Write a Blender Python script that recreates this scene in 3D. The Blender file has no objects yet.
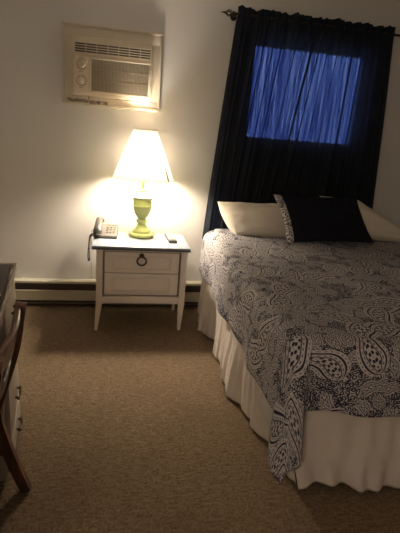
import bpy, bmesh, math, random
from mathutils import Vector, Matrix, noise
random.seed(7)
PI = math.pi
C = bpy.context.scene.collection
scene = bpy.context.scene

# ------------------------------------------------------------------ camera
F_PX = 447.0
PITCH, YAW, ROLL = math.radians(16.7), math.radians(11.0), math.radians(4.7)
CAM = Vector((0.0, -3.264, 1.32))
fw = Vector((math.sin(YAW)*math.cos(PITCH), math.cos(YAW)*math.cos(PITCH), -math.sin(PITCH)))
r0 = Vector((math.cos(YAW), -math.sin(YAW), 0.0))
u0 = r0.cross(fw)
R_ = r0*math.cos(ROLL) + u0*math.sin(ROLL)
U_ = -r0*math.sin(ROLL) + u0*math.cos(ROLL)
cd = bpy.data.cameras.new('camera')
cam = bpy.data.objects.new('camera', cd)
C.objects.link(cam)
cd.sensor_fit = 'VERTICAL'
cd.sensor_height = 24.0
cd.lens = 24.0*F_PX/533.0
cd.clip_start = 0.02
m = Matrix((R_, U_, -fw)).transposed().to_4x4()
m.translation = CAM
cam.matrix_world = m
scene.camera = cam

# ------------------------------------------------------------------ world, exposure
world = bpy.data.worlds.new('daylight')
scene.world = world
world.use_nodes = True
bgn = world.node_tree.nodes['Background']
bgn.inputs[0].default_value = (0.72, 0.84, 1.0, 1)
bgn.inputs[1].default_value = 7.2
scene.view_settings.view_transform = 'Standard'
scene.view_settings.look = 'None'
scene.view_settings.gamma = 1.0
scene.view_settings.use_curve_mapping = False
scene.view_settings.exposure = 0.0
LAMP_POWER = 70.0
ROOM_POWER = 24.0

# fill light added behind the camera for an unseen second source, no lamp body
ld = bpy.data.lights.new('room_fill_light', 'POINT')
ld.shadow_soft_size = 0.16
ld.energy = ROOM_POWER
ld.color = (1.0, 0.82, 0.66)
lo = bpy.data.objects.new('room_fill_light', ld)
lo.location = (-0.75, -4.1, 1.5)
C.objects.link(lo)

# ------------------------------------------------------------------ material helpers
class NT:
    def __init__(s, name):
        s.m = bpy.data.materials.new(name)
        s.m.use_nodes = True
        s.t = s.m.node_tree
        s.bsdf = s.t.nodes['Principled BSDF']
        s.out = s.t.nodes['Material Output']
    def n(s, typ, **kw):
        nd = s.t.nodes.new(typ)
        for k, v in kw.items():
            setattr(nd, k, v)
        return nd
    def l(s, a, b):
        s.t.links.new(a, b)
    def set(s, sock, v):
        if isinstance(v, (int, float)):
            sock.default_value = v
        elif isinstance(v, (tuple, list)):
            sock.default_value = v
        else:
            s.l(v, sock)
    def M(s, op, a, b=None, c=None, clamp=False):
        nd = s.n('ShaderNodeMath', operation=op, use_clamp=clamp)
        s.set(nd.inputs[0], a)
        if b is not None: s.set(nd.inputs[1], b)
        if c is not None: s.set(nd.inputs[2], c)
        return nd.outputs[0]
    def V(s, op, a, b=None, scale=None):
        nd = s.n('ShaderNodeVectorMath', operation=op)
        s.set(nd.inputs[0], a)
        if b is not None: s.set(nd.inputs[1], b)
        if scale is not None: s.set(nd.inputs['Scale'], scale)
        return nd.outputs[1] if op in ('LENGTH', 'DOT_PRODUCT', 'DISTANCE') else nd.outputs[0]
    def mix(s, f, a, b):
        nd = s.n('ShaderNodeMix', data_type='RGBA')
        s.set(nd.inputs[0], f)
        s.set(nd.inputs[6], a)
        s.set(nd.inputs[7], b)
        return nd.outputs[2]
    def noise(s, vec, scale, detail=3, rough=0.55, dist=0.0):
        nd = s.n('ShaderNodeTexNoise')
        s.l(vec, nd.inputs['Vector'])
        nd.inputs['Scale'].default_value = scale
        nd.inputs['Detail'].default_value = detail
        nd.inputs['Roughness'].default_value = rough
        nd.inputs['Distortion'].default_value = dist
        return nd
    def obj(s):
        return s.n('ShaderNodeTexCoord').outputs['Object']
    def mapping(s, vec, scale=(1, 1, 1)):
        nd = s.n('ShaderNodeMapping')
        s.l(vec, nd.inputs['Vector'])
        nd.inputs['Scale'].default_value = scale
        return nd.outputs[0]
    def sstep(s, x, a, b):
        nd = s.n('ShaderNodeMapRange', interpolation_type='SMOOTHSTEP')
        s.set(nd.inputs[0], x)
        nd.inputs[1].default_value = a
        nd.inputs[2].default_value = b
        return nd.outputs[0]
    def bump(s, h, strength, dist=0.01):
        nd = s.n('ShaderNodeBump')
        nd.inputs['Strength'].default_value = strength
        nd.inputs['Distance'].default_value = dist
        s.l(h, nd.inputs['Height'])
        s.l(nd.outputs[0], s.bsdf.inputs['Normal'])

def c4(c):
    return (c[0], c[1], c[2], 1.0)

def simple(name, col, rough=0.5, metal=0.0, var=0.06, scale=12.0, bump=0.0, bscale=60.0, spec=None):
    t = NT(name)
    o = t.obj()
    n1 = t.noise(o, scale, 4)
    dark = tuple(max(0, c*(1-var*2)) for c in col)
    lite = tuple(min(1, c*(1+var)) for c in col)
    t.l(t.mix(n1.outputs[0], c4(dark), c4(lite)), t.bsdf.inputs['Base Color'])
    t.bsdf.inputs['Roughness'].default_value = rough
    t.bsdf.inputs['Metallic'].default_value = metal
    if spec is not None:
        t.bsdf.inputs['Specular IOR Level'].default_value = spec
    if bump > 0:
        t.bump(t.noise(o, bscale, 3).outputs[0], bump, 0.004)
    return t.m

def wood(name, c1, c2, rough=0.35, axis=2):
    t = NT(name)
    o = t.obj()
    sc = [30, 30, 30]
    sc[axis] = 2.0
    n1 = t.noise(t.mapping(o, tuple(sc)), 1.6, 5, 0.6, 0.6)
    t.l(t.mix(t.sstep(n1.outputs[0], 0.3, 0.7), c4(c1), c4(c2)), t.bsdf.inputs['Base Color'])
    t.bsdf.inputs['Roughness'].default_value = rough
    return t.m

# wall paint
def wall_mat():
    t = NT('wall_paint')
    o = t.obj()
    n1 = t.noise(o, 1.3, 3)
    n2 = t.noise(o, 90, 2)
    t.l(t.mix(n1.outputs[0], (0.66, 0.635, 0.59, 1), (0.71, 0.685, 0.64, 1)), t.bsdf.inputs['Base Color'])
    t.bsdf.inputs['Roughness'].default_value = 0.55
    t.bump(n2.outputs[0], 0.12, 0.003)
    return t.m

def carpet_mat():
    t = NT('brown_carpet')
    o = t.obj()
    n1 = t.noise(o, 95, 3, 0.7)
    n2 = t.noise(o, 320, 2, 0.6)
    n3 = t.noise(o, 1.8, 3)
    n4 = t.noise(t.mapping(o, (1.0, 3.2, 1)), 26, 3, 0.6)
    f = t.M('ADD', t.M('MULTIPLY', n1.outputs[0], 0.55), t.M('MULTIPLY', n2.outputs[0], 0.45))
    f = t.M('ADD', f, t.M('MULTIPLY', t.M('SUBTRACT', n4.outputs[0], 0.5), 0.35))
    base = t.mix(t.sstep(f, 0.34, 0.66), (0.125, 0.086, 0.052, 1), (0.325, 0.237, 0.150, 1))
    worn = t.mix(t.M('MULTIPLY', t.sstep(n3.outputs[0], 0.4, 0.75), 0.30), base, (0.15, 0.105, 0.062, 1))
    t.l(worn, t.bsdf.inputs['Base Color'])
    t.bsdf.inputs['Roughness'].default_value = 1.0
    t.bsdf.inputs['Specular IOR Level'].default_value = 0.05
    t.bump(f, 0.9, 0.008)
    return t.m

# paisley cotton, drawn in cloth metres (UV)
def paisley_mat(name='paisley_cotton', fine=1.0):
    t = NT(name)
    uvn = t.n('ShaderNodeUVMap')
    uv0 = uvn.outputs[0]
    wn = t.noise(uv0, 5.0, 2)
    warp = t.V('SCALE', t.V('SUBTRACT', wn.outputs['Color'], (0.5, 0.5, 0.5)), scale=0.05)
    uv = t.V('ADD', uv0, warp)
    def motif(scale, size, seed):
        vo = t.n('ShaderNodeTexVoronoi', voronoi_dimensions='2D', feature='F1')
        vo.inputs['Scale'].default_value = scale
        vo.inputs['Randomness'].default_value = 0.62
        off = t.V('ADD', uv, (seed, seed*0.7, 0))
        t.l(off, vo.inputs['Vector'])
        p = t.V('SCALE', t.V('SUBTRACT', off, vo.outputs['Position']), scale=1.0/size)
        sc = t.n('ShaderNodeSeparateColor')
        t.l(vo.outputs['Color'], sc.inputs[0])
        sp = t.n('ShaderNodeSeparateXYZ')
        t.l(p, sp.inputs[0])
        ang = t.M('MULTIPLY', sc.outputs[0], 6.283)
        ca, sa = t.M('COSINE', ang), t.M('SINE', ang)
        X = t.M('SUBTRACT', t.M('MULTIPLY', sp.outputs[0], ca), t.M('MULTIPLY', sp.outputs[1], sa))
        Y = t.M('ADD', t.M('MULTIPLY', sp.outputs[0], sa), t.M('MULTIPLY', sp.outputs[1], ca))
        flip = t.M('SUBTRACT', t.M('MULTIPLY', t.M('GREATER_THAN', sc.outputs[1], 0.5), 2.0), 1.0)
        X = t.M('MULTIPLY', X, flip)
        # bend the tail sideways
        Yc = t.M('ADD', Y, 0.15)
        X = t.M('SUBTRACT', X, t.M('MULTIPLY', t.M('MULTIPLY', Yc, t.M('MAXIMUM', Yc, 0.0)), 0.62))
        tt = t.M('ADD', t.M('MULTIPLY', Y, 0.52), 0.45, clamp=True)     # 0 round end .. 1 tip
        W = t.M('MULTIPLY', t.M('POWER', t.M('MAXIMUM', tt, 0.0001), 0.5), t.M('POWER', t.M('SUBTRACT', 1.0, tt), 0.85))
        W = t.M('MULTIPLY', W, 1.05)
        g = t.M('SUBTRACT', W, t.M('ABSOLUTE', X))      # >0 inside, about the distance to the rim
        return g, Y, sc
    def band(g, a, b, e=0.012):
        return t.M('MULTIPLY', t.sstep(g, a-e, a+e), t.M('SUBTRACT', 1.0, t.sstep(g, b-e, b+e)))
    # filler: little curls, leaves and dots
    vf = t.n('ShaderNodeTexVoronoi', voronoi_dimensions='2D', feature='F1')
    vf.inputs['Scale'].default_value = 44.0
    vf.inputs['Randomness'].default_value = 0.9
    t.l(uv, vf.inputs['Vector'])
    fr = t.M('SINE', t.M('MULTIPLY', vf.outputs['Distance'], 17.0))
    nz = t.noise(uv, 40.0, 2, 0.5, 1.8)
    curls = t.sstep(t.M('ABSOLUTE', t.M('SUBTRACT', nz.outputs[0], 0.5)), 0.035, 0.060)
    fill = t.M('MULTIPLY', t.sstep(fr, -0.30, 0.25), curls)
    val = fill       # 1 = pale ground, 0 = navy print
    for (scale, size, seed, dens, kf) in ((17.0, 0.043, 3.1, 0.30, 0.55), (6.4, 0.104, 0.4, 0.36, 0.9)):
        g, Y, sc = motif(scale, size, seed)
        present = t.M('GREATER_THAN', sc.outputs[2], dens)
        inside = t.M('MULTIPLY', t.sstep(g, -0.17, -0.15), present)
        dots = t.sstep(t.M('SINE', t.M('MULTIPLY', Y, 40.0*kf)), -0.2, 0.2)
        v = t.M('SUBTRACT', 1.0, t.M('MULTIPLY', band(g, -0.10, -0.07), dots))       # beaded outer line
        v = t.M('MULTIPLY', v, t.M('SUBTRACT', 1.0, band(g, -0.015, 0.060)))          # bold dark rim
        v = t.M('MULTIPLY', v, t.M('SUBTRACT', 1.0, t.M('MULTIPLY', band(g, 0.115, 0.15), t.M('SUBTRACT', 1.0, dots))))
        v = t.M('MULTIPLY', v, t.M('SUBTRACT', 1.0, band(g, 0.185, 0.225)))
        core = t.M('SUBTRACT', 1.0, t.sstep(t.M('MULTIPLY', t.M('SINE', t.M('MULTIPLY', g, 30.0)), t.M('SINE', t.M('MULTIPLY', Y, 26.0*kf))), 0.02, 0.22))
        deep = t.sstep(g, 0.23, 0.24)
        v = t.M('MULTIPLY', v, t.M('ADD', t.M('SUBTRACT', 1.0, deep), t.M('MULTIPLY', deep, core)))
        val = t.M('ADD', t.M('MULTIPLY', val, t.M('SUBTRACT', 1.0, inside)), t.M('MULTIPLY', v, inside))
    weave = t.noise(uv0, 240, 2)
    ground = t.mix(weave.outputs[0], (0.51, 0.475, 0.465, 1), (0.63, 0.59, 0.58, 1))
    t.l(t.mix(val, (0.030, 0.030, 0.052, 1), ground), t.bsdf.inputs['Base Color'])
    t.bsdf.inputs['Roughness'].default_value = 0.85
    t.bsdf.inputs['Specular IOR Level'].default_value = 0.2
    t.bump(t.noise(uv0, 22, 4).outputs[0], 0.35, 0.012)
    return t.m

def fabric(name, col, rough=0.9, bump=0.25, bscale=30, var=0.06):
    t = NT(name)
    o = t.obj()
    n1 = t.noise(o, 9, 4)
    t.l(t.mix(n1.outputs[0], c4([c*(1-2*var) for c in col]), c4([min(1, c*(1+var)) for c in col])), t.bsdf.inputs['Base Color'])
    t.bsdf.inputs['Roughness'].default_value = rough
    t.bsdf.inputs['Specular IOR Level'].default_value = 0.15
    t.bump(t.noise(o, bscale, 4).outputs[0], bump, 0.01)
    return t.m

def curtain_mat():
    t = NT('navy_curtain')
    t.t.nodes.remove(t.bsdf)
    o = t.obj()
    streak = t.noise(t.mapping(o, (90, 20, 1.5)), 1.0, 3, 0.6)
    dif = t.n('ShaderNodeBsdfDiffuse')
    t.l(t.mix(streak.outputs[0], (0.030, 0.034, 0.037, 1), (0.042, 0.047, 0.051, 1)), dif.inputs[0])
    trl = t.n('ShaderNodeBsdfTranslucent')
    trl.inputs[0].default_value = (0.005, 0.007, 0.014, 1)
    trn = t.n('ShaderNodeBsdfTransparent')
    # light passes the weave less where the cloth turns edge-on
    geo = t.n('ShaderNodeNewGeometry')
    dt = t.M('ABSOLUTE', t.V('DOT_PRODUCT', geo.outputs['Normal'], geo.outputs['Incoming']))
    inv = t.M('DIVIDE', 1.0, t.M('MAXIMUM', dt, 0.12))
    k = t.M('MULTIPLY', inv, t.M('ADD', 0.45, t.M('MULTIPLY', t.sstep(streak.outputs[0], 0.3, 0.7), 0.8)))
    cr = t.n('ShaderNodeCombineColor')
    t.l(t.M('POWER', 0.040, k), cr.inputs[0])
    t.l(t.M('POWER', 0.062, k), cr.inputs[1])
    t.l(t.M('POWER', 0.22, k), cr.inputs[2])
    t.l(cr.outputs[0], trn.inputs[0])
    a1 = t.n('ShaderNodeMixShader')
    a1.inputs[0].default_value = 0.5
    t.l(dif.outputs[0], a1.inputs[1])
    t.l(trl.outputs[0], a1.inputs[2])
    a2 = t.n('ShaderNodeMixShader')
    a2.inputs[0].default_value = 0.10
    t.l(a1.outputs[0], a2.inputs[1])
    t.l(trn.outputs[0], a2.inputs[2])
    t.l(a2.outputs[0], t.out.inputs[0])
    return t.m

def shade_mat():
    t = NT('cream_lamp_shade')
    t.t.nodes.remove(t.bsdf)
    o = t.obj()
    nz = t.noise(t.mapping(o, (60, 60, 6)), 1.0, 2)
    dif = t.n('ShaderNodeBsdfDiffuse')
    t.l(t.mix(nz.outputs[0], (0.82, 0.77, 0.66, 1), (0.88, 0.83, 0.73, 1)), dif.inputs[0])
    trl = t.n('ShaderNodeBsdfTranslucent')
    trl.inputs[0].default_value = (0.90, 0.85, 0.74, 1)
    a = t.n('ShaderNodeMixShader')
    a.inputs[0].default_value = 0.075
    t.l(dif.outputs[0], a.inputs[1])
    t.l(trl.outputs[0], a.inputs[2])
    t.l(a.outputs[0], t.out.inputs[0])
    return t.m

def film_mat():
    t = NT('clear_plastic_film')
    t.t.nodes.remove(t.bsdf)
    o = t.obj()
    nz = t.noise(o, 9, 4, 0.6, 1.0)
    gl = t.n('ShaderNodeBsdfGlossy')
    gl.inputs['Roughness'].default_value = 0.22
    gl.inputs[0].default_value = (0.9, 0.85, 0.75, 1)
    bp = t.n('ShaderNodeBump')
    bp.inputs['Strength'].default_value = 0.8
    bp.inputs['Distance'].default_value = 0.03
    t.l(nz.outputs[0], bp.inputs['Height'])
    t.l(bp.outputs[0], gl.inputs['Normal'])
    df = t.n('ShaderNodeBsdfDiffuse')
    df.inputs[0].default_value = (0.55, 0.50, 0.42, 1)
    tr = t.n('ShaderNodeBsdfTransparent')
    a = t.n('ShaderNodeMixShader')
    a.inputs[0].default_value = 0.5
    t.l(gl.outputs[0], a.inputs[1])
    t.l(df.outputs[0], a.inputs[2])
    b = t.n('ShaderNodeMixShader')
    b.inputs[0].default_value = 0.91
    t.l(a.outputs[0], b.inputs[1])
    t.l(tr.outputs[0], b.inputs[2])
    t.l(b.outputs[0], t.out.inputs[0])
    return t.m

def emit_mat(name, col, s):
    t = NT(name)
    t.bsdf.inputs['Base Color'].default_value = c4(col)
    t.bsdf.inputs['Emission Color'].default_value = c4(col)
    t.bsdf.inputs['Emission Strength'].default_value = s
    return t.m

def glass_mat():
    t = NT('window_glass')
    t.t.nodes.remove(t.bsdf)
    tr = t.n('ShaderNodeBsdfTransparent')
    tr.inputs[0].default_value = (0.93, 0.96, 0.97, 1)
    gl = t.n('ShaderNodeBsdfGlossy')
    gl.inputs['Roughness'].default_value = 0.02
    fr = t.n('ShaderNodeFresnel')
    fr.inputs[0].default_value = 1.45
    a = t.n('ShaderNodeMixShader')
    t.l(fr.outputs[0], a.inputs[0])
    t.l(tr.outputs[0], a.inputs[1])
    t.l(gl.outputs[0], a.inputs[2])
    t.l(a.outputs[0], t.out.inputs[0])
    return t.m

MT = dict(
    wall=wall_mat(), carpet=carpet_mat(), paisley=paisley_mat(), curtain=curtain_mat(), shade=shade_mat(),
    film=film_mat(), glass=glass_mat(),
    ceil=simple('ceiling_paint', (0.74, 0.71, 0.66), 0.9),
    cream=simple('cream_enamel', (0.60, 0.56, 0.44), 0.45, bump=0.05),
    dark=simple('dark_slot_shadow', (0.075, 0.052, 0.040), 0.8),  # shadow inside the heater slots, put into the colour
    fin=simple('heater_fin_metal', (0.16, 0.13, 0.10), 0.6, 0.4),
    nswhite=simple('white_painted_wood', (0.86, 0.77, 0.68), 0.42, var=0.04, bump=0.05),
    gap_shadow=simple('brown_gap_shadow', (0.26, 0.21, 0.17), 0.7),  # shadow in the gaps around the drawers, put into the colour
    nstop=simple('grey_blue_laminate', (0.30, 0.335, 0.38), 0.35, var=0.05, scale=5),
    nsedge=simple('dark_slate_edge_band', (0.10, 0.115, 0.12), 0.5),
    brass=simple('aged_brass', (0.11, 0.085, 0.055), 0.42, 0.75),
    green=simple('lime_green_glaze', (0.42, 0.47, 0.155), 0.35, var=0.10, scale=20),
    brasslight=simple('bright_brass', (0.65, 0.50, 0.18), 0.35, 0.8),
    seam=simple('tan_seam_tape', (0.36, 0.24, 0.13), 0.8),
    phone=simple('grey_phone_plastic', (0.085, 0.075, 0.060), 0.6),
    phonedark=simple('dark_grey_handset_plastic', (0.05, 0.043, 0.035), 0.45),
    key=simple('pale_phone_key', (0.13, 0.115, 0.095), 0.5),
    cord=simple('dark_cord_rubber', (0.055, 0.045, 0.04), 0.6),
    wire=simple('grey_wire', (0.28, 0.25, 0.21), 0.6),
    remote=simple('silver_remote_plastic', (0.13, 0.13, 0.12), 0.5),
    remdark=simple('dark_remote_plastic', (0.05, 0.05, 0.05), 0.4),
    button=simple('pale_rubber_button', (0.50, 0.48, 0.42), 0.6),
    paper=simple('white_paper', (0.86, 0.84, 0.78), 0.8, var=0.02),
    acbody=simple('aged_ivory_plastic', (0.76, 0.66, 0.49), 0.45, bump=0.03),
    actrim=simple('ivory_trim_board', (0.70, 0.62, 0.49), 0.5, bump=0.06),
    acgrille=simple('tan_intake_grille', (0.36, 0.29, 0.19), 0.55),
    acdark=simple('dark_vent_shadow', (0.035, 0.025, 0.017), 0.8),  # shadow of the vent openings, put into the colour
    tape=simple('yellowed_tape', (0.40, 0.32, 0.22), 0.3, var=0.25, scale=60, bump=0.6, bscale=80),
    rod=simple('dark_bronze_rod', (0.035, 0.026, 0.020), 0.4, 0.7),
    winframe=simple('white_window_vinyl', (0.70, 0.70, 0.68), 0.5),
    skirt=fabric('cream_bed_skirt_cotton', (0.74, 0.66, 0.58), bump=0.18, bscale=40),
    mattress=fabric('white_mattress_ticking', (0.65, 0.62, 0.58)),
    pillow=fabric('cream_pillowcase_cotton', (0.80, 0.72, 0.61), bump=0.6, bscale=14),
    navy=fabric('black_navy_cotton', (0.012, 0.013, 0.019), bump=0.3, bscale=20),
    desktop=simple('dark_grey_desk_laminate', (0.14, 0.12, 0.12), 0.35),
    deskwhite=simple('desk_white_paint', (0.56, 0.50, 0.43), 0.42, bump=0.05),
    chairwood=wood('reddish_brown_wood', (0.085, 0.040, 0.027), (0.20, 0.095, 0.062), 0.35),
    seatpad=fabric('brown_seat_vinyl', (0.10, 0.07, 0.05)),
)

# ------------------------------------------------------------------ mesh helpers
def link(name, bm, mat, parent=None, smooth=None, mats=None):
    me = bpy.data.meshes.new(name)
    bm.normal_update()
    bm.to_mesh(me)
    bm.free()
    if mats:
        for x in mats: me.materials.append(x)
    else:
        me.materials.append(mat)
    if smooth is not None:
        for p in me.polygons: p.use_smooth = True
        if smooth < 179:
            me.set_sharp_from_angle(angle=math.radians(smooth))
    o = bpy.data.objects.new(name, me)
    C.objects.link(o)
    if parent is not None: o.parent = parent
    return o

def bx(bm, x0, x1, y0, y1, z0, z1, bev=0.0, seg=2):
    vs = [bm.verts.new((x, y, z)) for x in (x0, x1) for y in (y0, y1) for z in (z0, z1)]
    fs = [(0, 1, 3, 2), (4, 6, 7, 5), (0, 4, 5, 1), (2, 3, 7, 6), (0, 2, 6, 4), (1, 5, 7, 3)]
    faces = [bm.faces.new([vs[i] for i in f]) for f in fs]
    if bev > 0:
        es = set(e for f in faces for e in f.edges)
        bmesh.ops.bevel(bm, geom=list(es), offset=bev, segments=seg, affect='EDGES', profile=0.5)
    return vs

def box(name, mat, parent, *a, bev=0.004, smooth=35):
    bm = bmesh.new()
    bx(bm, *a, bev=bev)
    return link(name, bm, mat, parent, smooth if bev > 0 else None)

def lathe(bm, prof, cx, cy, seg=40, cap=True):
    rings = []
    for r, z in prof:
        rings.append([bm.verts.new((cx+r*math.cos(2*PI*k/seg), cy+r*math.sin(2*PI*k/seg), z)) for k in range(seg)])
    for a, b in zip(rings, rings[1:]):
        for k in range(seg):
            bm.faces.new((a[k], a[(k+1) % seg], b[(k+1) % seg], b[k]))
    if cap:
        bm.faces.new(rings[0][::-1])
        bm.faces.new(rings[-1])

def tube(bm, pts, rad, seg=10, closed=False):
    pts = [Vector(p) for p in pts]
    n = len(pts)
    rings = []
    up = Vector((0.13, 0.21, 1)).normalized()
    prev = None
    for i, p in enumerate(pts):
        if closed:
            t = (pts[(i+1) % n]-pts[i-1]).normalized()
        else:
            t = (pts[min(i+1, n-1)]-pts[max(i-1, 0)]).normalized()
        if prev is None:
            a = t.cross(up)
            if a.length < 1e-3: a = t.cross(Vector((1, 0, 0)))
            a.normalize()
        else:
            a = (prev - t*prev.dot(t)).normalized()
        prev = a
        b = t.cross(a)
        r = rad[i] if isinstance(rad, (list, tuple)) else rad
        rings.append([bm.verts.new(p + a*r*math.cos(2*PI*k/seg) + b*r*math.sin(2*PI*k/seg)) for k in range(seg)])
    rng = range(n if closed else n-1)
    for i in rng:
        A, B = rings[i], rings[(i+1) % n]
        for k in range(seg):
            bm.faces.new((A[k], A[(k+1) % seg], B[(k+1) % seg], B[k]))
    if not closed:
        bm.faces.new(rings[0][::-1])
        bm.faces.new(rings[-1])

def grid(bm, nu, nv, fn, uvfn=None):
    vs = [[bm.verts.new(fn(i/nu, j/nv)) for j in range(nv+1)] for i in range(nu+1)]
    uvl = bm.loops.layers.uv.verify() if uvfn else None
    for i in range(nu):
        for j in range(nv):
            f = bm.faces.new((vs[i][j], vs[i+1][j], vs[i+1][j+1], vs[i][j+1]))
            if uvl:
                for lp, (a, b) in zip(f.loops, ((i, j), (i+1, j), (i+1, j+1), (i, j+1))):
                    lp[uvl].uv = uvfn(a/nu, b/nv)
    return vs

def solidify(o, th, off=0.0):
    md = o.modifiers.new('thickness', 'SOLIDIFY')
    md.thickness = th
    md.offset = off

def catmull(pts, n=8):
    pts = [Vector(p) for p in pts]
    out = []
    for i in range(len(pts)-1):
        p0 = pts[max(i-1, 0)]; p1 = pts[i]; p2 = pts[i+1]; p3 = pts[min(i+2, len(pts)-1)]
        for k in range(n):
            t = k/n
            out.append(0.5*((2*p1)+(-p0+p2)*t+(2*p0-5*p1+4*p2-p3)*t*t+(-p0+3*p1-3*p2+p3)*t**3))
    out.append(pts[-1])
    return out

def empty(name, label, cat, loc=(0, 0, 0), rz=0.0):
    o = bpy.data.objects.new(name, None)
    C.objects.link(o)
    o.location = loc
    o.rotation_euler = (0, 0, rz)
    o['label'] = label
    o['category'] = cat
    return o

def tag(o, label, cat):
    o['label'] = label
    o['category'] = cat
    return o

def struct(o):
    o['kind'] = 'structure'
    return o

def lerp(a, b, t): return a+(b-a)*t
def pw(x, pts):
    if x <= pts[0][0]: return pts[0][1]
    for (a, b), (c, d) in zip(pts, pts[1:]):
        if x <= c:
            t = (x-a)/(c-a)
            t = t*t*(3-2*t)
            return b+(d-b)*t
    return pts[-1][1]

# ------------------------------------------------------------------ the room
XL, XR, YB, ZC = -1.16, 3.0, -5.2, 2.44
WX0, WX1, WZ0, WZ1 = 0.875, 1.755, 1.285, 1.955
bm = bmesh.new(); bx(bm, XL-0.1, XR+0.1, YB-0.1, 0.12, -0.1, 0.0); struct(link('floor', bm, MT['carpet']))
bm = bmesh.new(); bx(bm, XL-0.1, XR+0.1, YB-0.1, 0.12, ZC, ZC+0.1); struct(link('ceiling', bm, MT['ceil']))
bm = bmesh.new()
bx(bm, XL-0.1, WX0, 0, 0.12, 0, ZC); bx(bm, WX1, XR+0.1, 0, 0.12, 0, ZC)
bx(bm, WX0, WX1, 0, 0.12, 0, WZ0); bx(bm, WX0, WX1, 0, 0.12, WZ1, ZC)
struct(link('wall_back', bm, MT['wall']))
bm = bmesh.new(); bx(bm, XL-0.1, XL, YB, 0, 0, ZC); struct(link('wall_left', bm, MT['wall']))
bm = bmesh.new(); bx(bm, XR, XR+0.1, YB, 0, 0, ZC); struct(link('wall_right', bm, MT['wall']))
bm = bmesh.new(); bx(bm, XL-0.1, XR+0.1, YB-0.1, YB, 0, ZC); struct(link('wall_front', bm, MT['wall']))

# window
bm = bmesh.new()
fwid = 0.03
bx(bm, WX0, WX0+fwid, 0.03, 0.09, WZ0, WZ1); bx(bm, WX1-fwid, WX1, 0.03, 0.09, WZ0, WZ1)
bx(bm, WX0+fwid, WX1-fwid, 0.03, 0.09, WZ0, WZ0+fwid); bx(bm, WX0+fwid, WX1-fwid, 0.03, 0.09, WZ1-fwid, WZ1)
win = struct(link('window_1', bm, MT['winframe']))
box('glass', MT['glass'], win, WX0+fwid, WX1-fwid, 0.055, 0.060, WZ0+fwid, WZ1-fwid, bev=0.0)

# ------------------------------------------------------------------ baseboard heater
h = empty('baseboard_heater', 'long low cream baseboard heater with dark slots along the floor of the back wall', 'heater', (0, 0, 0))
HX0, HX1 = XL+0.02, 2.6
box('back_plate', MT['cream'], h, HX0, HX1, -0.012, -0.002, 0.012, 0.192, bev=0.0)
bm = bmesh.new()
bx(bm, HX0, HX1, -0.066, -0.002, 0.193, 0.201, bev=0.002)
bx(bm, HX0, HX1, -0.069, -0.063, 0.184, 0.200, bev=0.001)
link('top_lip', bm, MT['cream'], h)
bm = bmesh.new()
bx(bm, HX0, HX1, -0.066, -0.060, 0.052, 0.128, bev=0.002)
bx(bm, HX0, HX1, -0.070, -0.060, 0.122, 0.132, bev=0.002)
link('front_cover', bm, MT['cream'], h)
box('slot_shadow', MT['dark'], h, HX0, HX1, -0.045, -0.013, 0.03, 0.182, bev=0.0)  # solid dark box, painted shadow inside the slots
bm = bmesh.new()
x = HX0+0.01
while x < 1.0:
    bx(bm, x, x+0.006, -0.060, -0.046, 0.020, 0.050)
    x += 0.016
link('heating_fins', bm, MT['fin'], h)
for x in (HX0, HX1-0.004):
    box('end_cap', MT['cream'], h, x, x+0.004, -0.072, -0.002, 0.012, 0.203, bev=0.0)

# ------------------------------------------------------------------ air conditioner
ac = empty('air_conditioner', 'ivory wall air conditioner sealed under clear plastic film above the nightstand', 'air conditioner', (0, 0, 0))
bm = bmesh.new()
fx0, fx1, fz0, fz1 = -0.378, 0.252, 1.432, 1.912
bx0, bx1, bz0, bz1 = -0.308, 0.193, 1.488, 1.838
def rim(bm, a, b, c, d, A, B, Cc, D, y0, y1, bev=0.0):
    bx(bm, a, b, y0, y1, c, Cc, bev); bx(bm, a, b, y0, y1, D, d, bev)
    bx(bm, a, A, y0, y1, Cc, D, bev); bx(bm, B, b, y0, y1, Cc, D, bev)
rim(bm, fx0, fx1, fz0, fz1, bx0, bx1, bz0, bz1, -0.022, -0.001, 0.003)
rim(bm, fx0-0.004, fx1+0.004, fz0-0.004, fz1+0.004, fx0+0.012, fx1-0.012, fz0+0.012, fz1-0.012, -0.030, -0.023, 0.003)
link('trim_frame', bm, MT['actrim'], ac, 35)
bm = bmesh.new()
bx(bm, bx0, bx1, -0.075, -0.001, bz0, bz1, 0.010, 3)
body = link('body', bm, MT['acbody'], ac, 35)
# outlet vent with louvers
vx0, vx1, vz0, vz1 = bx0+0.012, bx1-0.012, 1.742, 1.800
box('outlet_shadow', MT['acdark'], ac, vx0, vx1, -0.078, -0.0755, vz0, vz1, bev=0.0)  # flat dark plate on the body, painted shadow behind the louvers
bm = bmesh.new()
for k in range(5):
    z = lerp(vz0, vz1, k/4)
    bx(bm, vx0, vx1, -0.084, -0.079, z-0.0018, z+0.0018)
for k in range(8):
    x = lerp(vx0, vx1, k/7)
    bx(bm, x-0.0015, x+0.0015, -0.083, -0.0785, vz0-0.002, vz1+0.002)
link('louvers', bm, MT['acbody'], ac)
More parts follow.
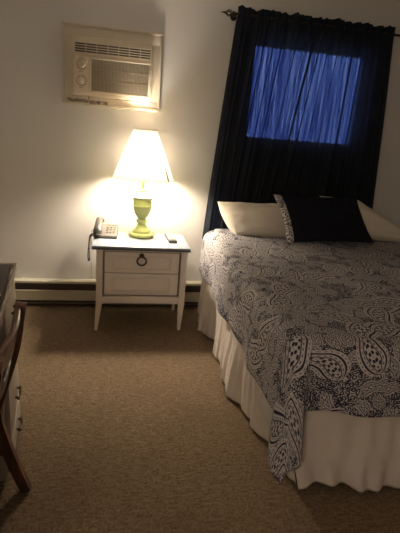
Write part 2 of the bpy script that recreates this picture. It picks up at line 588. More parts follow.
# intake panel
ix0, ix1, iz0, iz1 = -0.205, bx1-0.010, 1.508, 1.722
bm = bmesh.new()
rim(bm, ix0, ix1, iz0, iz1, ix0+0.012, ix1-0.012, iz0+0.012, iz1-0.012, -0.084, -0.0755, 0.002)
link('intake_frame', bm, MT['acbody'], ac, 35)
box('intake_shadow', MT['acdark'], ac, ix0+0.012, ix1-0.012, -0.0775, -0.0755, iz0+0.012, iz1-0.012, bev=0.0)  # flat dark plate on the body, painted shadow behind the slats
bm = bmesh.new()
k = 0
x = ix0+0.014
while x < ix1-0.018:
    bx(bm, x, x+0.0062, -0.083, -0.078, iz0+0.012, iz1-0.012)
    x += 0.0088
for z in (iz0+0.075, iz0+0.14):
    bx(bm, ix0+0.012, ix1-0.012, -0.0845, -0.0835, z, z+0.004)
link('intake_slats', bm, MT['acgrille'], ac)
# control panel
cp = box('control_panel', MT['acbody'], ac, bx0+0.008, ix0-0.006, -0.082, -0.0755, 1.508, 1.725, bev=0.004)
for z in (1.672, 1.575):
    bm = bmesh.new()
    lathe(bm, [(0.026, 0), (0.026, 0.004), (0.021, 0.008), (0.019, 0.020), (0.016, 0.022)], 0, 0, 28)
    bx(bm, -0.0045, 0.0045, -0.018, 0.018, 0.022, 0.031, 0.001)
    kn = link('knob', bm, MT['acbody'], ac, 35)
    bm = bmesh.new(); lathe(bm, [(0.033, -0.0002), (0.033, 0.0006)], 0, 0, 28)
    link('dial_ring', bm, MT['acgrille'], kn)
    kn.rotation_euler = (PI/2, 0, 0)
    kn.location = ((bx0+ix0)/2+0.002, -0.082, z)
bm = bmesh.new()
for z in (1.626, 1.532, 1.71):
    bm = bmesh.new(); bx(bm, -0.272, -0.243, -0.0835, -0.0822, z, z+0.004)
    link('dial_marking', bm, MT['acgrille'], ac)
# film: a wrinkled sheet stretched from rim to rim
def film(u, v):
    x = lerp(fx0-0.006, fx1+0.006, u); z = lerp(fz0-0.006, fz1+0.006, v)
    e = min(u, 1-u, v, 1-v)
    k = min(1, e/0.11)
    k = k*k*(3-2*k)
    y = -0.034-k*0.082
    w = noise.noise(Vector((x*14+z*9, z*11, 1.7)))*0.007+noise.noise(Vector((x*40, z*22-x*16, 5.1)))*0.0028
    return (x, y+w*(0.25+k), z)
bm = bmesh.new(); grid(bm, 90, 70, film)
link('plastic_film', bm, MT['film'], ac, 180)
def tape_piece(x0, x1, z0, z1, s):
    bm = bmesh.new()
    def fn(u, v):
        x = lerp(x0, x1, u); z = lerp(z0, z1, v)+0.006*noise.noise(Vector((u*5, s, 0)))
        return (x, -0.052-0.012*noise.noise(Vector((u*7+s, v*3, s)))-0.008*math.sin(u*17+s), z)
    grid(bm, 40, 8, fn)
    o = link('tape', bm, MT['tape'], ac, 180)
    solidify(o, 0.002)
    o['label'] = 'crumpled yellowed tape'
tape_piece(-0.345, -0.215, 1.446, 1.466, 1.3)
tape_piece(-0.205, -0.085, 1.440, 1.462, 4.2)
bm = bmesh.new()
tube(bm, catmull([(-0.207, -0.066, 1.49), (-0.209, -0.069, 1.47), (-0.206, -0.066, 1.452)], 5), 0.002, 6)
link('tie', bm, MT['cord'], ac, 60)

# ------------------------------------------------------------------ curtain rod and curtains
RY, RZ = -0.10, 2.068
rod = empty('curtain_rod', 'dark bronze curtain rod with open cage finial across the top of the window', 'curtain rod', (0, 0, 0))
bm = bmesh.new(); tube(bm, [(0.70, RY, RZ), (2.05, RY, RZ)], 0.008, 12); link('rod', bm, MT['rod'], rod, 40)
def finial(x, s):
    bm = bmesh.new()
    lx = x
    tube(bm, [(lx, RY, RZ), (lx-s*0.012, RY, RZ)], 0.0125, 12)
    for k in range(6):
        a = 2*PI*k/6
        pts = []
        for q in range(13):
            t = q/12
            r = 0.019*math.sin(PI*t)
            tw = a+t*1.4
            pts.append((lx-s*(0.010+0.052*t), RY+r*math.cos(tw), RZ+r*math.sin(tw)))
        tube(bm, pts, 0.0027, 6)
    tube(bm, [(lx-s*0.058, RY, RZ), (lx-s*0.068, RY, RZ), (lx-s*0.092, RY, RZ)], [0.007, 0.006, 0.001], 10)
    link('finial', bm, MT['rod'], rod, 60)
finial(0.705, 1); finial(2.045, -1)
for x in (0.722, 2.02):
    bm = bmesh.new()
    tube(bm, [(x, -0.002, RZ), (x, RY+0.008, RZ)], 0.006, 10)
    tube(bm, [(x, -0.001, RZ), (x, -0.008, RZ)], 0.022, 16)
    link('bracket', bm, MT['rod'], rod, 40)

def curtain(name_seed, tx0, tx1, bx0_, bx1_, label):
    bm = bmesh.new()
    s = name_seed
    ztop, zbot = RZ+0.045, 0.56
    W = tx1-tx0
    def fn(u, v):        # v 0 bottom..1 top
        z = lerp(zbot, ztop, v)
        ue = u + 0.010*math.sin(u*23+s)*(1-v) + 0.006*math.sin(u*51+s*2)
        x = lerp(lerp(bx0_, bx1_, ue), lerp(tx0, tx1, ue), v**1.1)
        ph = u*W*2*PI
        wav = 0.55*math.sin(ph*9.3+s+1.2*math.sin(ph*1.7+s)) + 0.35*math.sin(ph*17.0+2.1*s+1.0*math.sin(v*3)) + 0.22*math.sin(ph*31+s*3)
        wav += 0.35*noise.noise(Vector((u*W*16, v*1.6, s)))
        amp = lerp(0.022, 0.019, v)
        y = RY + wav*amp
        dz = z-RZ
        if abs(dz) < 0.05:          # rod pocket: hugs the rod, finer gathers above it
            k = 1-abs(dz)/0.05
            y = lerp(y, RY-0.011+0.004*math.sin(ph*40+s), k*0.85)
        if dz > 0.01:
            y += 0.010*math.sin(ph*24+s)*(dz/0.045)
            z += (0.005*math.sin(ph*5+s*1.3)+0.004*math.sin(ph*13+s))*(dz/0.045)
        return (x, min(y, -0.070), z)
    grid(bm, 260, 90, fn)
    o = link('curtain', bm, MT['curtain'], None, 180)
    tag(o, label, 'curtain')
    return o
curtain(0.6, 0.728, 1.297, 0.612, 1.105, 'dark navy curtain panel covering the left half of the window, nearer the lamp')
curtain(2.9, 1.285, 1.838, 1.093, 1.940, 'dark navy curtain panel covering the right half of the window, farther from the lamp')

# ------------------------------------------------------------------ bed
bed = empty('bed', 'bed with a cream gathered skirt standing under the curtained window', 'bed', (0, 0, 0))
BX0, BX1, BY0, BY1 = 0.625, 2.12, -0.165, -1.93
box('box_spring', MT['mattress'], bed, BX0+0.02, BX1-0.02, BY1+0.02, BY0-0.005, 0.14, 0.36, bev=0.02)
box('mattress', MT['mattress'], bed, BX0+0.012, BX1-0.012, BY1+0.012, BY0-0.005, 0.365, 0.615, bev=0.05)
for x in (BX0+0.12, BX1-0.12):
    for y in (BY0-0.12, BY1+0.14):
        bm = bmesh.new(); lathe(bm, [(0.022, 0.0), (0.025, 0.14)], x, y, 16); link('leg', bm, MT['rod'], bed, 40)
# skirt panels
bot = [(-0.19, 0.600), (-0.32, 0.590), (-0.48, 0.578), (-0.60, 0.612), (-0.70, 0.640), (-0.85, 0.610), (-1.06, 0.598), (-1.25, 0.600),
       (-1.40, 0.612), (-1.55, 0.655), (-1.70, 0.690), (-1.90, 0.716)]
def side_skirt(u, v):
    y = lerp(BY0-0.02, BY1, u)
    xb = pw(-y, [(-a, b) for a, b in bot])
    ph = y*2*PI
    wv = 0.9*math.sin(ph*2.7+1.1*math.sin(ph*1.3))+0.35*math.sin(ph*7.3+1+math.sin(ph*1.9))+0.2*math.sin(ph*15)+0.9*noise.noise(Vector((y*9, v*1.5, 3)))
    d = 1-v
    x = lerp(BX0-0.004, xb, d**0.8) + wv*(0.003+0.013*d)
    zb = 0.012+0.010*(1+math.sin(ph*2.6+0.5))*0.5
    z = lerp(zb, 0.37, v)
    return (x, y+0.01*math.sin(ph*5)*d, z)
bm = bmesh.new(); grid(bm, 420, 30, side_skirt)
o = link('skirt_side_panel', bm, MT['skirt'], bed, 180); solidify(o, 0.0015)
def foot_skirt(u, v):
    x = lerp(BX0+0.080-0.080*v, BX1, u)
    ph = x*2*PI
    wv = 0.45*math.sin(ph*3.6+1.2+0.9*math.sin(ph*1.1))+0.3*math.sin(ph*9+2+1.3*math.sin(ph*2))+0.9*noise.noise(Vector((x*16+v*1.5, v*1.6, 8)))
    d = 1-v
    yt = BY1-0.002-0.055*(x-BX0)
    y = yt - 0.020*d + wv*(0.003+0.018*d**1.1)
    zb = 0.034-0.014*math.sin(ph*2.1+0.4)-0.03*(x-0.9)
    zb = max(0.008, zb)
    return (x, y, lerp(zb, 0.37, v))
bm = bmesh.new(); grid(bm, 300, 30, foot_skirt)
o = link('skirt_foot_panel', bm, MT['skirt'], bed, 180); solidify(o, 0.0015)

# ------------------------------------------------------------------ bedspread
EX, EF, RR = 0.595, -1.965, 0.075        # outer planes of the left side and foot
ZT = 0.650
W_TOP = 2.15-EX
DROP = 0.30
ARC = RR*PI/2
def edge(d):
    if d <= 0: return d, 0.0
    if d < ARC:
        a = d/RR
        return RR*math.sin(a), RR*(1-math.cos(a))
    return RR+0.035*(d-ARC), RR+(d-ARC)
def lin(x, pts):
    P = [p[0] for p in pts]
    for i in range(len(pts)-1):
        if x <= P[i+1]:
            t = (x-P[i])/(P[i+1]-P[i])
            p1, p2 = pts[i][1], pts[i+1][1]
            p0 = pts[i-1][1] if i else p1
            p3 = pts[i+2][1] if i+2 < len(pts) else p2
            return 0.5*((2*p1)+(-p0+p2)*t+(2*p0-5*p1+4*p2-p3)*t*t+(-p0+3*p1-3*p2+p3)*t**3)
    return pts[-1][1]
def spread_pt(fu, fv):
    Wt = W_TOP-2*RR
    Lt = (-0.175 - EF) - RR
    u = lerp(-(DROP+0.04), Wt+DROP, fu)      # cloth metres measured from inset left line
    v = lerp(0.0, Lt+DROP+0.01, fv)
    x_in, y_in = EX+RR, EF+RR
    du, dv = max(0.0, -u), max(0.0, v-Lt)
    dr = max(0.0, u-Wt)
    x = x_in+min(max(u, 0), Wt)
    y = -0.175-min(v, Lt)
    z = ZT
    foot_skew = -0.055*(x-EX)
    if du > 0 and dv > 0:
        r = math.hypot(du, dv); ph = math.atan2(dv, du)
        o_, dn = edge(r)
        s2 = math.sin(2*ph)
        x -= math.cos(ph)*o_; y -= math.sin(ph)*o_
        k = min(1.0, dn/0.42)
        sg = ph/(PI/2)
        kk = k**1.1
        x += kk*lin(sg, ((0, 0), (0.25, -0.035), (0.5, -0.020), (0.75, 0.030), (0.9, 0.020), (1, 0)))
        y += kk*lin(sg, ((0, 0), (0.25, -0.055), (0.5, -0.110), (0.75, -0.110), (0.9, -0.045), (1, 0)))
        # ripple so the gathered corner folds on itself
        dmax = DROP+0.04
        tq = min(1.0, s2/0.80)
        fac = (dmax+0.205*tq*tq*(3-2*tq))/(dmax/max(math.cos(ph), math.sin(ph)))
        z -= dn*fac
    elif du > 0:
        o_, dn = edge(du)
        k = dn/DROP
        x -= o_; z -= dn
        x += k*(0.012*math.sin(y*9.0+0.6)+0.008*math.sin(y*21)+0.012*noise.noise(Vector((y*5, 2.0, 0.3))))
    elif dv > 0 and dr == 0:
        o_, dn = edge(dv)
        k = dn/DROP
        y -= o_; z -= dn
        y += k*(0.014*math.sin(x*11.0+1.0)+0.007*math.sin(x*27))
        z += -0.012*k*math.sin(x*12+2)
    elif dr > 0:
        o_, dn = edge(max(dr, 0))
        x += o_; z -= dn
        if dv > 0:
            o2, d2 = edge(dv); y -= o2
    y += foot_skew*max(0, min(1, v/Lt))
    if u < 0.3:
        x += 0.012*(1-min(1, v/Lt))*(1-max(0, u)/0.3)
    # soft unevenness of the quilted top
    flat = 1.0 if (du == 0 and dv == 0) else 0.4
    z += flat*(0.010*noise.noise(Vector((x*3.2, y*3.2, 0)))+0.005*noise.noise(Vector((x*9, y*12, 4))))
    if du == 0 and dv == 0 and v < 0.5:
        z += 0.012*(1-v/0.5)
    return Vector((x, y, z)), (u+1.0, v)
bm = bmesh.new()
grid(bm, 230, 230, lambda a, b: spread_pt(a, b)[0], lambda a, b: spread_pt(a, b)[1])
sp = link('bedspread', bm, MT['paisley'], None, 180)
solidify(sp, 0.008, 1.0)
tag(sp, 'navy and white paisley bedspread spread over the bed, its corner hanging near the floor', 'bedspread')

# ------------------------------------------------------------------ pillows
def pillow(name, w, hgt, th, mat, seed, label, loc, rot, lump=0.02, mats=None, ex=2.0, tuck=0.0, droop=0.0):
    bm = bmesh.new()
    uvl = bm.loops.layers.uv.verify()
    N = 44
    def pt(a, b, side):
        # a,b in -1..1; corners pulled in as on a stuffed case
        ca, cb = a, b
        px = w/2*ca*(1-0.06*(1-abs(cb)**2)*abs(ca)**3 if True else 1)
        pz = hgt/2*cb*(1-0.08*(1-abs(ca)**2)*abs(cb)**3)
        if droop and a > -0.2: pz -= droop*(a+0.2)/1.2*(b+1)/2
        if tuck and a < 0 and b < 0.5: px += tuck*abs(a)**3.5*((0.5-b)/1.5)**1.8
        e = (max(0, 1-abs(a)**ex)*max(0, 1-abs(b)**2.2))**0.55
        t = th/2*e
        n_ = noise.noise(Vector((a*1.8+seed, b*1.8, seed*2)))*lump + noise.noise(Vector((a*5+seed, b*4+a*2, seed)))*lump*0.45
        t = max(0, t + n_*min(1, e*1.6))
        return Vector((px, side*t, pz))
    for side in (1, -1):
        vs = [[bm.verts.new(pt(-1+2*i/N, -1+2*j/N, side)) for j in range(N+1)] for i in range(N+1)]
        for i in range(N):
            for j in range(N):
                q = [vs[i][j], vs[i+1][j], vs[i+1][j+1], vs[i][j+1]]
                ab = [(i, j), (i+1, j), (i+1, j+1), (i, j+1)]
                if side > 0:
                    q = q[::-1]; ab = ab[::-1]
                f = bm.faces.new(q)
                f.material_index = 1 if (mats and (side > 0 or i < 3)) else 0
                for lp, (A, B) in zip(f.loops, ab):
                    lp[uvl].uv = (A/N*w, B/N*hgt)
    bmesh.ops.remove_doubles(bm, verts=bm.verts, dist=1e-5)
    o = link(name, bm, mat, None, 180, mats)
    o.location = loc
    o.rotation_euler = rot
    tag(o, label, 'pillow')
    return o
R = math.radians
pillow('pillow', 0.70, 0.275, 0.18, MT['pillow'], 1.2, 'cream pillow on the lamp side of the bed, beside the curtain edge',
       (1.035, -0.262, 0.758), (R(-38), R(-1), R(-2)), tuck=0.13)
pillow('pillow', 0.68, 0.35, 0.15, MT['pillow'], 5.7, 'cream pillow on the far right of the bed behind the black pillow',
       (1.79, -0.268, 0.80), (R(-42), R(2), R(3)), droop=0.30)
bp = pillow('throw_pillow', 0.675, 0.39, 0.12, MT['navy'], 9.1, 'black pillow with paisley back leaning on the two cream pillows',
       (1.386, -0.43, 0.818), (R(-45.4), R(0), R(7.8)), lump=0.012, mats=[MT['navy'], MT['paisley']])

# ------------------------------------------------------------------ nightstand
ns = empty('nightstand', 'white painted nightstand with grey top and tapered legs beside the bed', 'nightstand', (0.158, -0.26, 0))
ns.scale = (1, 1, 1.022)
TT = 0.588
OX, OY = 0.158, -0.26
def nb(name, mat, x0, x1, y0, y1, z0, z1, bev=0.004, parent=None):
    bm = bmesh.new(); bx(bm, x0-OX, x1-OX, y0-OY, y1-OY, z0, z1, bev=bev)
    return link(name, bm, mat, parent or ns, 35 if bev > 0 else None)
NX0, NX1, NYF, NYB = -0.130, 0.455, -0.465, -0.085
nb('tabletop', MT['nstop'], -0.156, 0.470, -0.487, -0.078, 0.563, 0.575, 0.002)
nb('edge_band', MT['nsedge'], -0.158, 0.472, -0.489, -0.076, 0.552, 0.5628, 0.002)
# carcass: sides, back, bottom, face frame
nb('side_panel', MT['nswhite'], NX0+0.006, NX0+0.024, NYF+0.03, NYB-0.02, 0.195, 0.5515)
nb('side_panel', MT['nswhite'], NX1-0.024, NX1-0.006, NYF+0.03, NYB-0.02, 0.195, 0.5515)
nb('back_panel', MT['nswhite'], NX0+0.02, NX1-0.02, NYB-0.018, NYB-0.006, 0.195, 0.5515, 0)
nb('bottom_rail', MT['nswhite'], NX0+0.036, NX1-0.036, NYF, NYF+0.02, 0.190, 0.238, 0.002)
nb('bottom_board', MT['nswhite'], NX0+0.024, NX1-0.024, NYF+0.02, NYB-0.018, 0.200, 0.214, 0)
nb('top_rail', MT['nswhite'], NX0+0.036, NX1-0.036, NYF, NYF+0.02, 0.541, 0.5515, 0)
nb('drawer_gap_shadow', MT['gap_shadow'], NX0+0.036, NX1-0.036, NYF+0.016, NYF+0.019, 0.2385, 0.5405, 0)  # brown backing plate, painted shadow between drawers and frame
def drawer(z0, z1, pull):
    x0, x1 = NX0+0.052, NX1-0.052
    d = nb('drawer', MT['nswhite'], x0, x1, NYF+0.004, NYF+0.0155, z0, z1, 0.003)
    bm = bmesh.new()
    i = 0.050
    a, b, c, e = x0+i-OX, x1-i-OX, z0+0.024, z1-0.024
    for (p, q, r, s) in ((a, b, e-0.007, e), (a, b, c, c+0.007), (a, a+0.007, c+0.007, e-0.007), (b-0.007, b, c+0.007, e-0.007)):
        bx(bm, p, q, NYF-0.0045-OY, NYF+0.0038-OY, r, s, 0.001)
    link('panel_moulding', bm, MT['nswhite'], d, 35)
    if pull:
        cx, cz = (x0+x1)/2-OX-0.006, z1-0.020
        bm = bmesh.new()
        lathe(bm, [(0.016, 0), (0.017, 0.003), (0.010, 0.008), (0.007, 0.014), (0.004, 0.016)], 0, 0, 20)
        k = link('pull_rosette', bm, MT['brass'], d, 40)
        k.rotation_euler = (PI/2, 0, 0); k.location = (cx, NYF+0.004-OY, cz)
        bm = bmesh.new()
        pts = [(0.029*math.cos(2*PI*q/28), -0.018, -0.030+0.029*math.sin(2*PI*q/28)*0.95) for q in range(28)]
        tube(bm, pts, 0.0056, 8, closed=True)
        k = link('pull_ring', bm, MT['brass'], d, 60)
        k.location = (cx, NYF-OY, cz)
    return d
drawer(0.398, 0.534, True)
drawer(0.2485, 0.394, False)
def taper_leg(xo, yo, sx, sy):
    bm = bmesh.new()
    wt, wb = 0.040, 0.022
    prof = [(0.0, wb), (0.19, wt), (0.5515, wt)]
    rings = []
    for z, w_ in prof:
        inset = 0.003 if z == 0 else 0
        sh_ = -0.011 if z == 0 else 0
        xa, xb = xo+sx*inset+sh_, xo+sx*w_+sh_
        ya, yb = yo+sy*inset, yo+sy*w_
        rings.append([bm.verts.new((p-OX, q-OY, z)) for p, q in ((xa, ya), (xb, ya), (xb, yb), (xa, yb))])
    for A, B in zip(rings, rings[1:]):
        for k in range(4): bm.faces.new((A[k], A[(k+1) % 4], B[(k+1) % 4], B[k]))
    bm.faces.new(rings[0][::-1]); bm.faces.new(rings[-1])
    bmesh.ops.recalc_face_normals(bm, faces=bm.faces)
    link('leg', bm, MT['nswhite'], ns)
for xo, sx in ((NX0, 1), (NX1, -1)):
    for yo, sy in ((NYF-0.002, 1), (NYB, -1)):
        taper_leg(xo, yo, sx, sy)

# ------------------------------------------------------------------ table lamp
LX, LY, LZ = 0.162, -0.178, TT
lamp = empty('table_lamp', 'green turned table lamp with cream cone shade, lit, on the nightstand', 'lamp', (LX, LY, LZ))
def z_(z): return z-0.575
bm = bmesh.new()
lathe(bm, [(0.080, z_(0.575)), (0.086, z_(0.581)), (0.086, z_(0.594)), (0.080, z_(0.602)), (0.064, z_(0.605)), (0.062, z_(0.613)),
           (0.058, z_(0.622)), (0.046, z_(0.632)), (0.036, z_(0.645)), (0.031, z_(0.655))], 0, 0, 48)
link('base', bm, MT['green'], lamp, 50)
bm = bmesh.new()
lathe(bm, [(0.031, z_(0.655)), (0.028, z_(0.668)), (0.036, z_(0.677)), (0.039, z_(0.686)), (0.033, z_(0.695)), (0.027, z_(0.702)),
           (0.030, z_(0.708)), (0.042, z_(0.722)), (0.053, z_(0.742)), (0.060, z_(0.765)), (0.0635, z_(0.785)), (0.068, z_(0.790)),
           (0.067, z_(0.797)), (0.064, z_(0.802)), (0.067, z_(0.830)), (0.069, z_(0.842)), (0.079, z_(0.849)), (0.080, z_(0.854)),
           (0.072, z_(0.860)), (0.052, z_(0.866)), (0.036, z_(0.876)), (0.026, z_(0.888)), (0.030, z_(0.893)), (0.030, z_(0.899)), (0.020, z_(0.904))], 0, 0, 48)
link('urn_body', bm, MT['green'], lamp, 50)
bm = bmesh.new()
lathe(bm, [(0.012, z_(0.904)), (0.012, z_(0.945)), (0.019, z_(0.950)), (0.020, z_(0.995)), (0.015, z_(1.0))], 0, 0, 24)
link('socket', bm, MT['brasslight'], lamp, 40)
bm = bmesh.new()
lathe(bm, [(0.012, z_(1.0)), (0.014, z_(1.02)), (0.024, z_(1.045)), (0.030, z_(1.07)), (0.027, z_(1.09)), (0.016, z_(1.105)), (0.004, z_(1.11))], 0, 0, 24)
link('light_bulb', bm, emit_mat('warm_bulb_glass', (1.0, 0.78, 0.5), 30.0), lamp, 60)
bm = bmesh.new()
pts = []
for q in range(25):
    t = q/24
    a = -PI/2+PI*2*t
    pts.append((0.052*math.sin(PI*2*t)*(1 if True else 0), 0.0, z_(0.955+0.30*math.sin(PI*t)**0.8)))
hl = catmull([(0.014, 0, z_(0.95)), (0.040, 0, z_(0.985)), (0.055, 0, z_(1.06)), (0.045, 0, z_(1.18)), (0.0, 0, z_(1.268)),
              (-0.045, 0, z_(1.18)), (-0.055, 0, z_(1.06)), (-0.040, 0, z_(0.985)), (-0.014, 0, z_(0.95))], 6)
tube(bm, hl, 0.0022, 6)
tube(bm, [(0, 0, z_(1.266)), (0, 0, z_(1.292))], 0.003, 8)
for k in range(3):
    a = 2*PI*k/3+0.3
    tube(bm, [(0, 0, z_(1.275)), (0.0765*math.cos(a), 0.0765*math.sin(a), z_(1.293))], 0.002, 6)
link('harp', bm, MT['brasslight'], lamp, 60)
bm = bmesh.new()
lathe(bm, [(0.2045, z_(0.972)), (0.203, z_(0.979)), (0.079, z_(1.288)), (0.080, z_(1.296))], 0, 0, 72, cap=False)
sh = link('lamp_shade', bm, MT['shade'], lamp, 180)
for r, z in ((0.2055, 0.974), (0.0805, 1.293)):
    bm = bmesh.new()
    tube(bm, [(r*math.cos(2*PI*q/64), r*math.sin(2*PI*q/64), z_(z)) for q in range(64)], 0.0026, 6, closed=True)
    link('shade_trim', bm, MT['shade'], sh, 60)
bm = bmesh.new()
def seam(u, v):
    zz = lerp(0.978, 1.20, v)
    r = lerp(0.2040, 0.0792, (zz-0.979)/(1.288-0.979))+0.0022
    a = R(-40)+(u-0.5)*lerp(0.085, 0.02, v)
    return (r*math.cos(a), r*math.sin(a), z_(zz))
grid(bm, 3, 12, seam)
link('shade_seam', bm, MT['seam'], sh, 180)['label'] = 'tan open seam strip'
pl = bpy.data.lights.new('bulb_light', 'POINT')
pl.energy = LAMP_POWER
pl.color = (1.0, 0.88, 0.74)
pl.shadow_soft_size = 0.07
po = bpy.data.objects.new('bulb_light', pl)
po.parent = lamp
po.location = (0, 0, z_(1.085))
C.objects.link(po)

# ------------------------------------------------------------------ telephone
ph = empty('telephone', 'grey desk telephone with handset and cord at the left end of the nightstand', 'telephone', (-0.078, -0.195, TT), R(-3))
bm = bmesh.new()
pw_, pd = 0.155, 0.185
prof = [(-pd/2, 0.0), (-pd/2, 0.016), (-pd/2+0.01, 0.024), (pd/2-0.02, 0.066), (pd/2, 0.060), (pd/2, 0.0)]
A = [bm.verts.new((-pw_/2, y, z)) for y, z in prof]; B = [bm.verts.new((pw_/2, y, z)) for y, z in prof]
bm.faces.new(A); bm.faces.new(B[::-1])
for k in range(len(prof)):
    bm.faces.new((A[k], B[k], B[(k+1) % len(prof)], A[(k+1) % len(prof)]))
bmesh.ops.recalc_face_normals(bm, faces=bm.faces)
bmesh.ops.bevel(bm, geom=list(bm.edges), offset=0.004, segments=2, affect='EDGES')
link('base', bm, MT['phone'], ph, 40)
slope = math.atan2(0.042, pd-0.03)
def ztop(y): return 0.024+(y+pd/2-0.01)*math.tan(slope)
bm = bmesh.new()
for r_ in range(4):
    for c_ in range(3):
        x = 0.002+c_*0.022; y = -0.055+r_*0.024
        vs = bx(bm, x, x+0.014, y, y+0.012, 0.0, 0.006)
        for v in vs: v.co.z += ztop(v.co.y)-0.0005
link('keypad', bm, MT['key'], ph)
bm = bmesh.new()
for c_ in range(2):
    vs = bx(bm, 0.002+c_*0.032, 0.028+c_*0.032, 0.052, 0.062, 0.0, 0.003)
    for v in vs: v.co.z += ztop(v.co.y)
link('label_strip', bm, MT['key'], ph)
# handset: arched grip with two bulging ends
bm = bmesh.new()
path = catmull([(0, -0.100, 0.020), (0, -0.085, 0.036), (0, -0.050, 0.044), (0, 0.0, 0.048), (0, 0.050, 0.044), (0, 0.085, 0.036), (0, 0.100, 0.020)], 6)
n_ = len(path)
seg = 16
rings = []
for i, p in enumerate(path):
    t = i/(n_-1)
    w_ = 0.025+0.006*abs(2*t-1)**2
    hh = 0.014+0.005*abs(2*t-1)**2
    if i in (0, n_-1): w_ *= 0.75; hh *= 0.7
    tg = (path[min(i+1, n_-1)]-path[max(i-1, 0)]).normalized()
    nn = Vector((1, 0, 0)).cross(tg)
    rings.append([bm.verts.new(p+Vector((1, 0, 0))*w_*math.cos(2*PI*k/seg)+nn*hh*math.sin(2*PI*k/seg)) for k in range(seg)])
for A, B in zip(rings, rings[1:]):
    for k in range(seg): bm.faces.new((A[k], A[(k+1) % seg], B[(k+1) % seg], B[k]))
bm.faces.new(rings[0][::-1]); bm.faces.new(rings[-1])
hs = link('handset', bm, MT['phonedark'], ph, 60)
hs.location = (-0.050, 0.004, 0.040); hs.rotation_euler = (slope*0.9, 0, 0)
# cord: leaves the handset, hangs in a loop past the table edge
bm = bmesh.new()
cp_ = catmull([(-0.055, -0.098, 0.035), (-0.085, -0.105, 0.030), (-0.098, -0.11, 0.010), (-0.104, -0.115, -0.06), (-0.107, -0.12, -0.115),
               (-0.098, -0.145, -0.142), (-0.094, -0.165, -0.110), (-0.098, -0.150, -0.04), (-0.096, -0.10, 0.010), (-0.074, -0.06, 0.012)], 26)
co = []
for i, p in enumerate(cp_):
    a = i*1.15
    co.append(p+Vector((math.cos(a)*0.0042, math.sin(a)*0.0042, math.sin(a+0.8)*0.002)))
tube(bm, co, 0.0024, 6)
link('coiled_cord', bm, MT['cord'], ph, 60)
bm = bmesh.new()
tube(bm, catmull([(-0.070, 0.085, 0.010), (-0.105, 0.13, 0.006), (-0.118, 0.175, -0.03), (-0.120, 0.190, -0.15), (-0.118, 0.188, -0.36), (-0.116, 0.180, -0.372)], 8), 0.0018, 6)
link('line_wire', bm, MT['wire'], ph, 60)

# ------------------------------------------------------------------ paper and remote
bm = bmesh.new()
def pap(u, v):
    x = lerp(-0.058, 0.058, u); y = lerp(-0.115, 0.115, v)
    return (x, y, 0.0006+0.0015*max(0, u-0.85)*6+0.0005*math.sin(v*5))
grid(bm, 10, 10, pap)
pp = link('paper_slip', bm, MT['paper'], None, 180)
solidify(pp, 0.0004)
pp.location = (0.358, -0.285, TT); pp.rotation_euler = (0, 0, R(4))
tag(pp, 'small white paper slip under the remote on the nightstand', 'paper')
rm = empty('remote_control', 'silver remote control with pale buttons on the paper slip', 'remote control', (0.362, -0.262, TT+0.003), R(3))
rm.scale = (1.12, 1.15, 1.2)
bm = bmesh.new(); bx(bm, -0.026, 0.026, -0.092, 0.092, 0.0, 0.015, 0.004, 3); link('casing', bm, MT['remdark'], rm, 40)
bm = bmesh.new(); bx(bm, -0.024, 0.024, -0.078, 0.089, 0.0152, 0.018, 0.001); link('face_plate', bm, MT['remote'], rm, 40)
bm = bmesh.new()
for r_ in range(8):
    for c_ in range(3):
        x = -0.016+c_*0.016; y = -0.062+r_*0.019
        bx(bm, x-0.0055, x+0.0055, y-0.005, y+0.005, 0.0182, 0.021, 0.001)
link('buttons', bm, MT['button'], rm, 40)

# ------------------------------------------------------------------ desk
DR = R(7.4)
desk = empty('desk', 'white desk with dark top and drawer stack at the left edge', 'desk', (-0.404, -1.405, 0), DR)
# local frame: x to the right (front is +x at 0), y toward the back wall (0 = far end)
DL, DD = 1.15, 0.46
def db(name, mat, *a, bev=0.003, parent=None):
    return box(name, mat, parent or desk, *a, bev=bev)
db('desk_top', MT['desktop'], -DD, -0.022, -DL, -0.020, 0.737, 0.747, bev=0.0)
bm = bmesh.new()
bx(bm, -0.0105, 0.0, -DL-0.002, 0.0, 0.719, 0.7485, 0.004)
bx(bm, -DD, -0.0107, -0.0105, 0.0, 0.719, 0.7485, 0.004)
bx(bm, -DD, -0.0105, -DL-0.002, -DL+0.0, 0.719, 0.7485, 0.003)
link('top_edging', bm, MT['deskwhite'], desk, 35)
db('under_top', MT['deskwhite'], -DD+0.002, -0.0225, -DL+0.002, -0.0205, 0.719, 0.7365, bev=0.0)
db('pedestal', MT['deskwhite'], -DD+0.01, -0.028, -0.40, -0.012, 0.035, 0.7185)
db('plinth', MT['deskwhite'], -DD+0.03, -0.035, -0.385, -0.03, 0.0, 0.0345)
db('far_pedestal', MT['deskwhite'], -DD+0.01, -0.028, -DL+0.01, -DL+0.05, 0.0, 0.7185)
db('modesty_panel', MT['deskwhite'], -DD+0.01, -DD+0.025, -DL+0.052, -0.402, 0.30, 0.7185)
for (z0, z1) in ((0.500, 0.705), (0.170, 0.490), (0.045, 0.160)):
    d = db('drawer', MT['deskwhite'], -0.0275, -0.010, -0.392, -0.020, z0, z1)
    zc = {0.5: 0.61, 0.17: 0.245, 0.045: 0.095}[z0]
    bm = bmesh.new()
    for y in (-0.205, -0.135):
        tube(bm, [(-0.0095, y, zc), (0.002, y, zc)], 0.005, 8)
    tube(bm, catmull([(0.002, -0.215, zc), (0.005, -0.19, zc-0.016), (0.006, -0.17, zc-0.020), (0.005, -0.15, zc-0.016), (0.002, -0.125, zc)], 6), 0.005, 8)
    link('pull', bm, MT['brass'], d, 60)

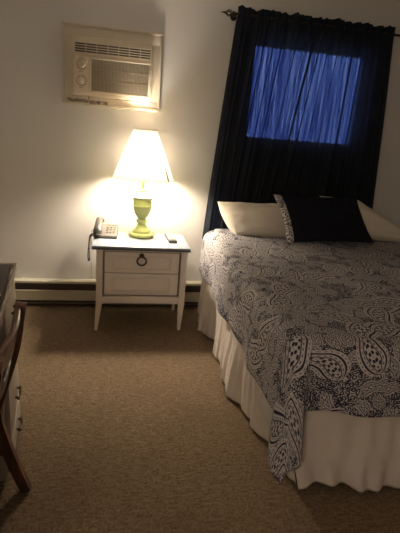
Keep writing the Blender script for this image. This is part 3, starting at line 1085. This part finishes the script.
# ------------------------------------------------------------------ chair
ch = empty('wooden_chair', 'reddish brown wooden chair pushed in at the white desk', 'chair', (0, 0, 0))
def bar(bm, pts, wx, wy):
    rings = []
    pts = [Vector(p) for p in pts]
    for i, p in enumerate(pts):
        t = (pts[min(i+1, len(pts)-1)]-pts[max(i-1, 0)]).normalized()
        a = Vector((0, 1, 0)); b = a.cross(t).normalized()
        w = wx[i] if isinstance(wx, list) else wx
        rings.append([bm.verts.new(p+b*sx*w/2+a*sy*wy/2) for sx, sy in ((-1, -1), (1, -1), (1, 1), (-1, 1))])
    for A, B in zip(rings, rings[1:]):
        for k in range(4): bm.faces.new((A[k], A[(k+1) % 4], B[(k+1) % 4], B[k]))
    bm.faces.new(rings[0][::-1]); bm.faces.new(rings[-1])
    bmesh.ops.recalc_face_normals(bm, faces=bm.faces)
YP = (-1.845, -2.215)
for y in YP:
    bm = bmesh.new()
    bar(bm, catmull([(-0.320, y, 0.0), (-0.367, y, 0.15), (-0.405, y, 0.31), (-0.400, y, 0.38)], 6), 0.036, 0.028)
    link('rear_leg', bm, MT['chairwood'], ch, 40)
    bm = bmesh.new()
    bar(bm, catmull([(-0.400, y, 0.381), (-0.346, y, 0.556), (-0.326, y, 0.66), (-0.313, y, 0.745)], 6), [0.036]*12+[0.034]*7, 0.026)
    link('back_post', bm, MT['chairwood'], ch, 40)
    bm = bmesh.new()
    bar(bm, [(-0.755, y, 0.0), (-0.755, y, 0.41)], 0.034, 0.030)
    link('front_leg', bm, MT['chairwood'], ch, 40)
def slat(z, hgt, x, dx, nm):
    bm = bmesh.new()
    def fn(u, v):
        y = lerp(YP[1]+0.0135, YP[0]-0.0135, u)
        return (x+dx*v+0.018*math.sin(PI*u), y, z+hgt*v)
    grid(bm, 14, 4, fn)
    o = link(nm, bm, MT['chairwood'], ch, 180)
    solidify(o, 0.016)
slat(0.655, 0.085, -0.338, 0.018, 'crest_rail')
slat(0.545, 0.045, -0.362, 0.010, 'back_slat')
box('seat', MT['seatpad'], ch, -0.790, -0.422, YP[1]-0.01, YP[0]+0.01, 0.4225, 0.455, bev=0.012)
bm = bmesh.new()
bx(bm, -0.735, -0.42, YP[0]-0.010, YP[0]+0.008, 0.36, 0.41); bx(bm, -0.735, -0.42, YP[1]-0.008, YP[1]+0.010, 0.36, 0.41)
bx(bm, -0.764, -0.746, YP[1]+0.016, YP[0]-0.016, 0.36, 0.41)
link('apron', bm, MT['chairwood'], ch)
bm = bmesh.new()
tube(bm, [(-0.74, YP[0], 0.17), (-0.37, YP[0], 0.17)], 0.010, 10)
link('stretcher', bm, MT['chairwood'], ch, 40)
bm = bmesh.new()
tube(bm, [(-0.74, YP[1], 0.17), (-0.37, YP[1], 0.17)], 0.010, 10)
link('stretcher', bm, MT['chairwood'], ch, 40)

# the chair stands square to the desk: turn it about its far rear leg
cp0 = Vector((-0.31, -1.845, 0))
rotm = Matrix.Rotation(DR*0.35, 3, 'Z')
ch.location = cp0 - rotm @ cp0 + Vector((0.010, 0.006, 0))
ch.rotation_euler = (0, 0, DR*0.35)
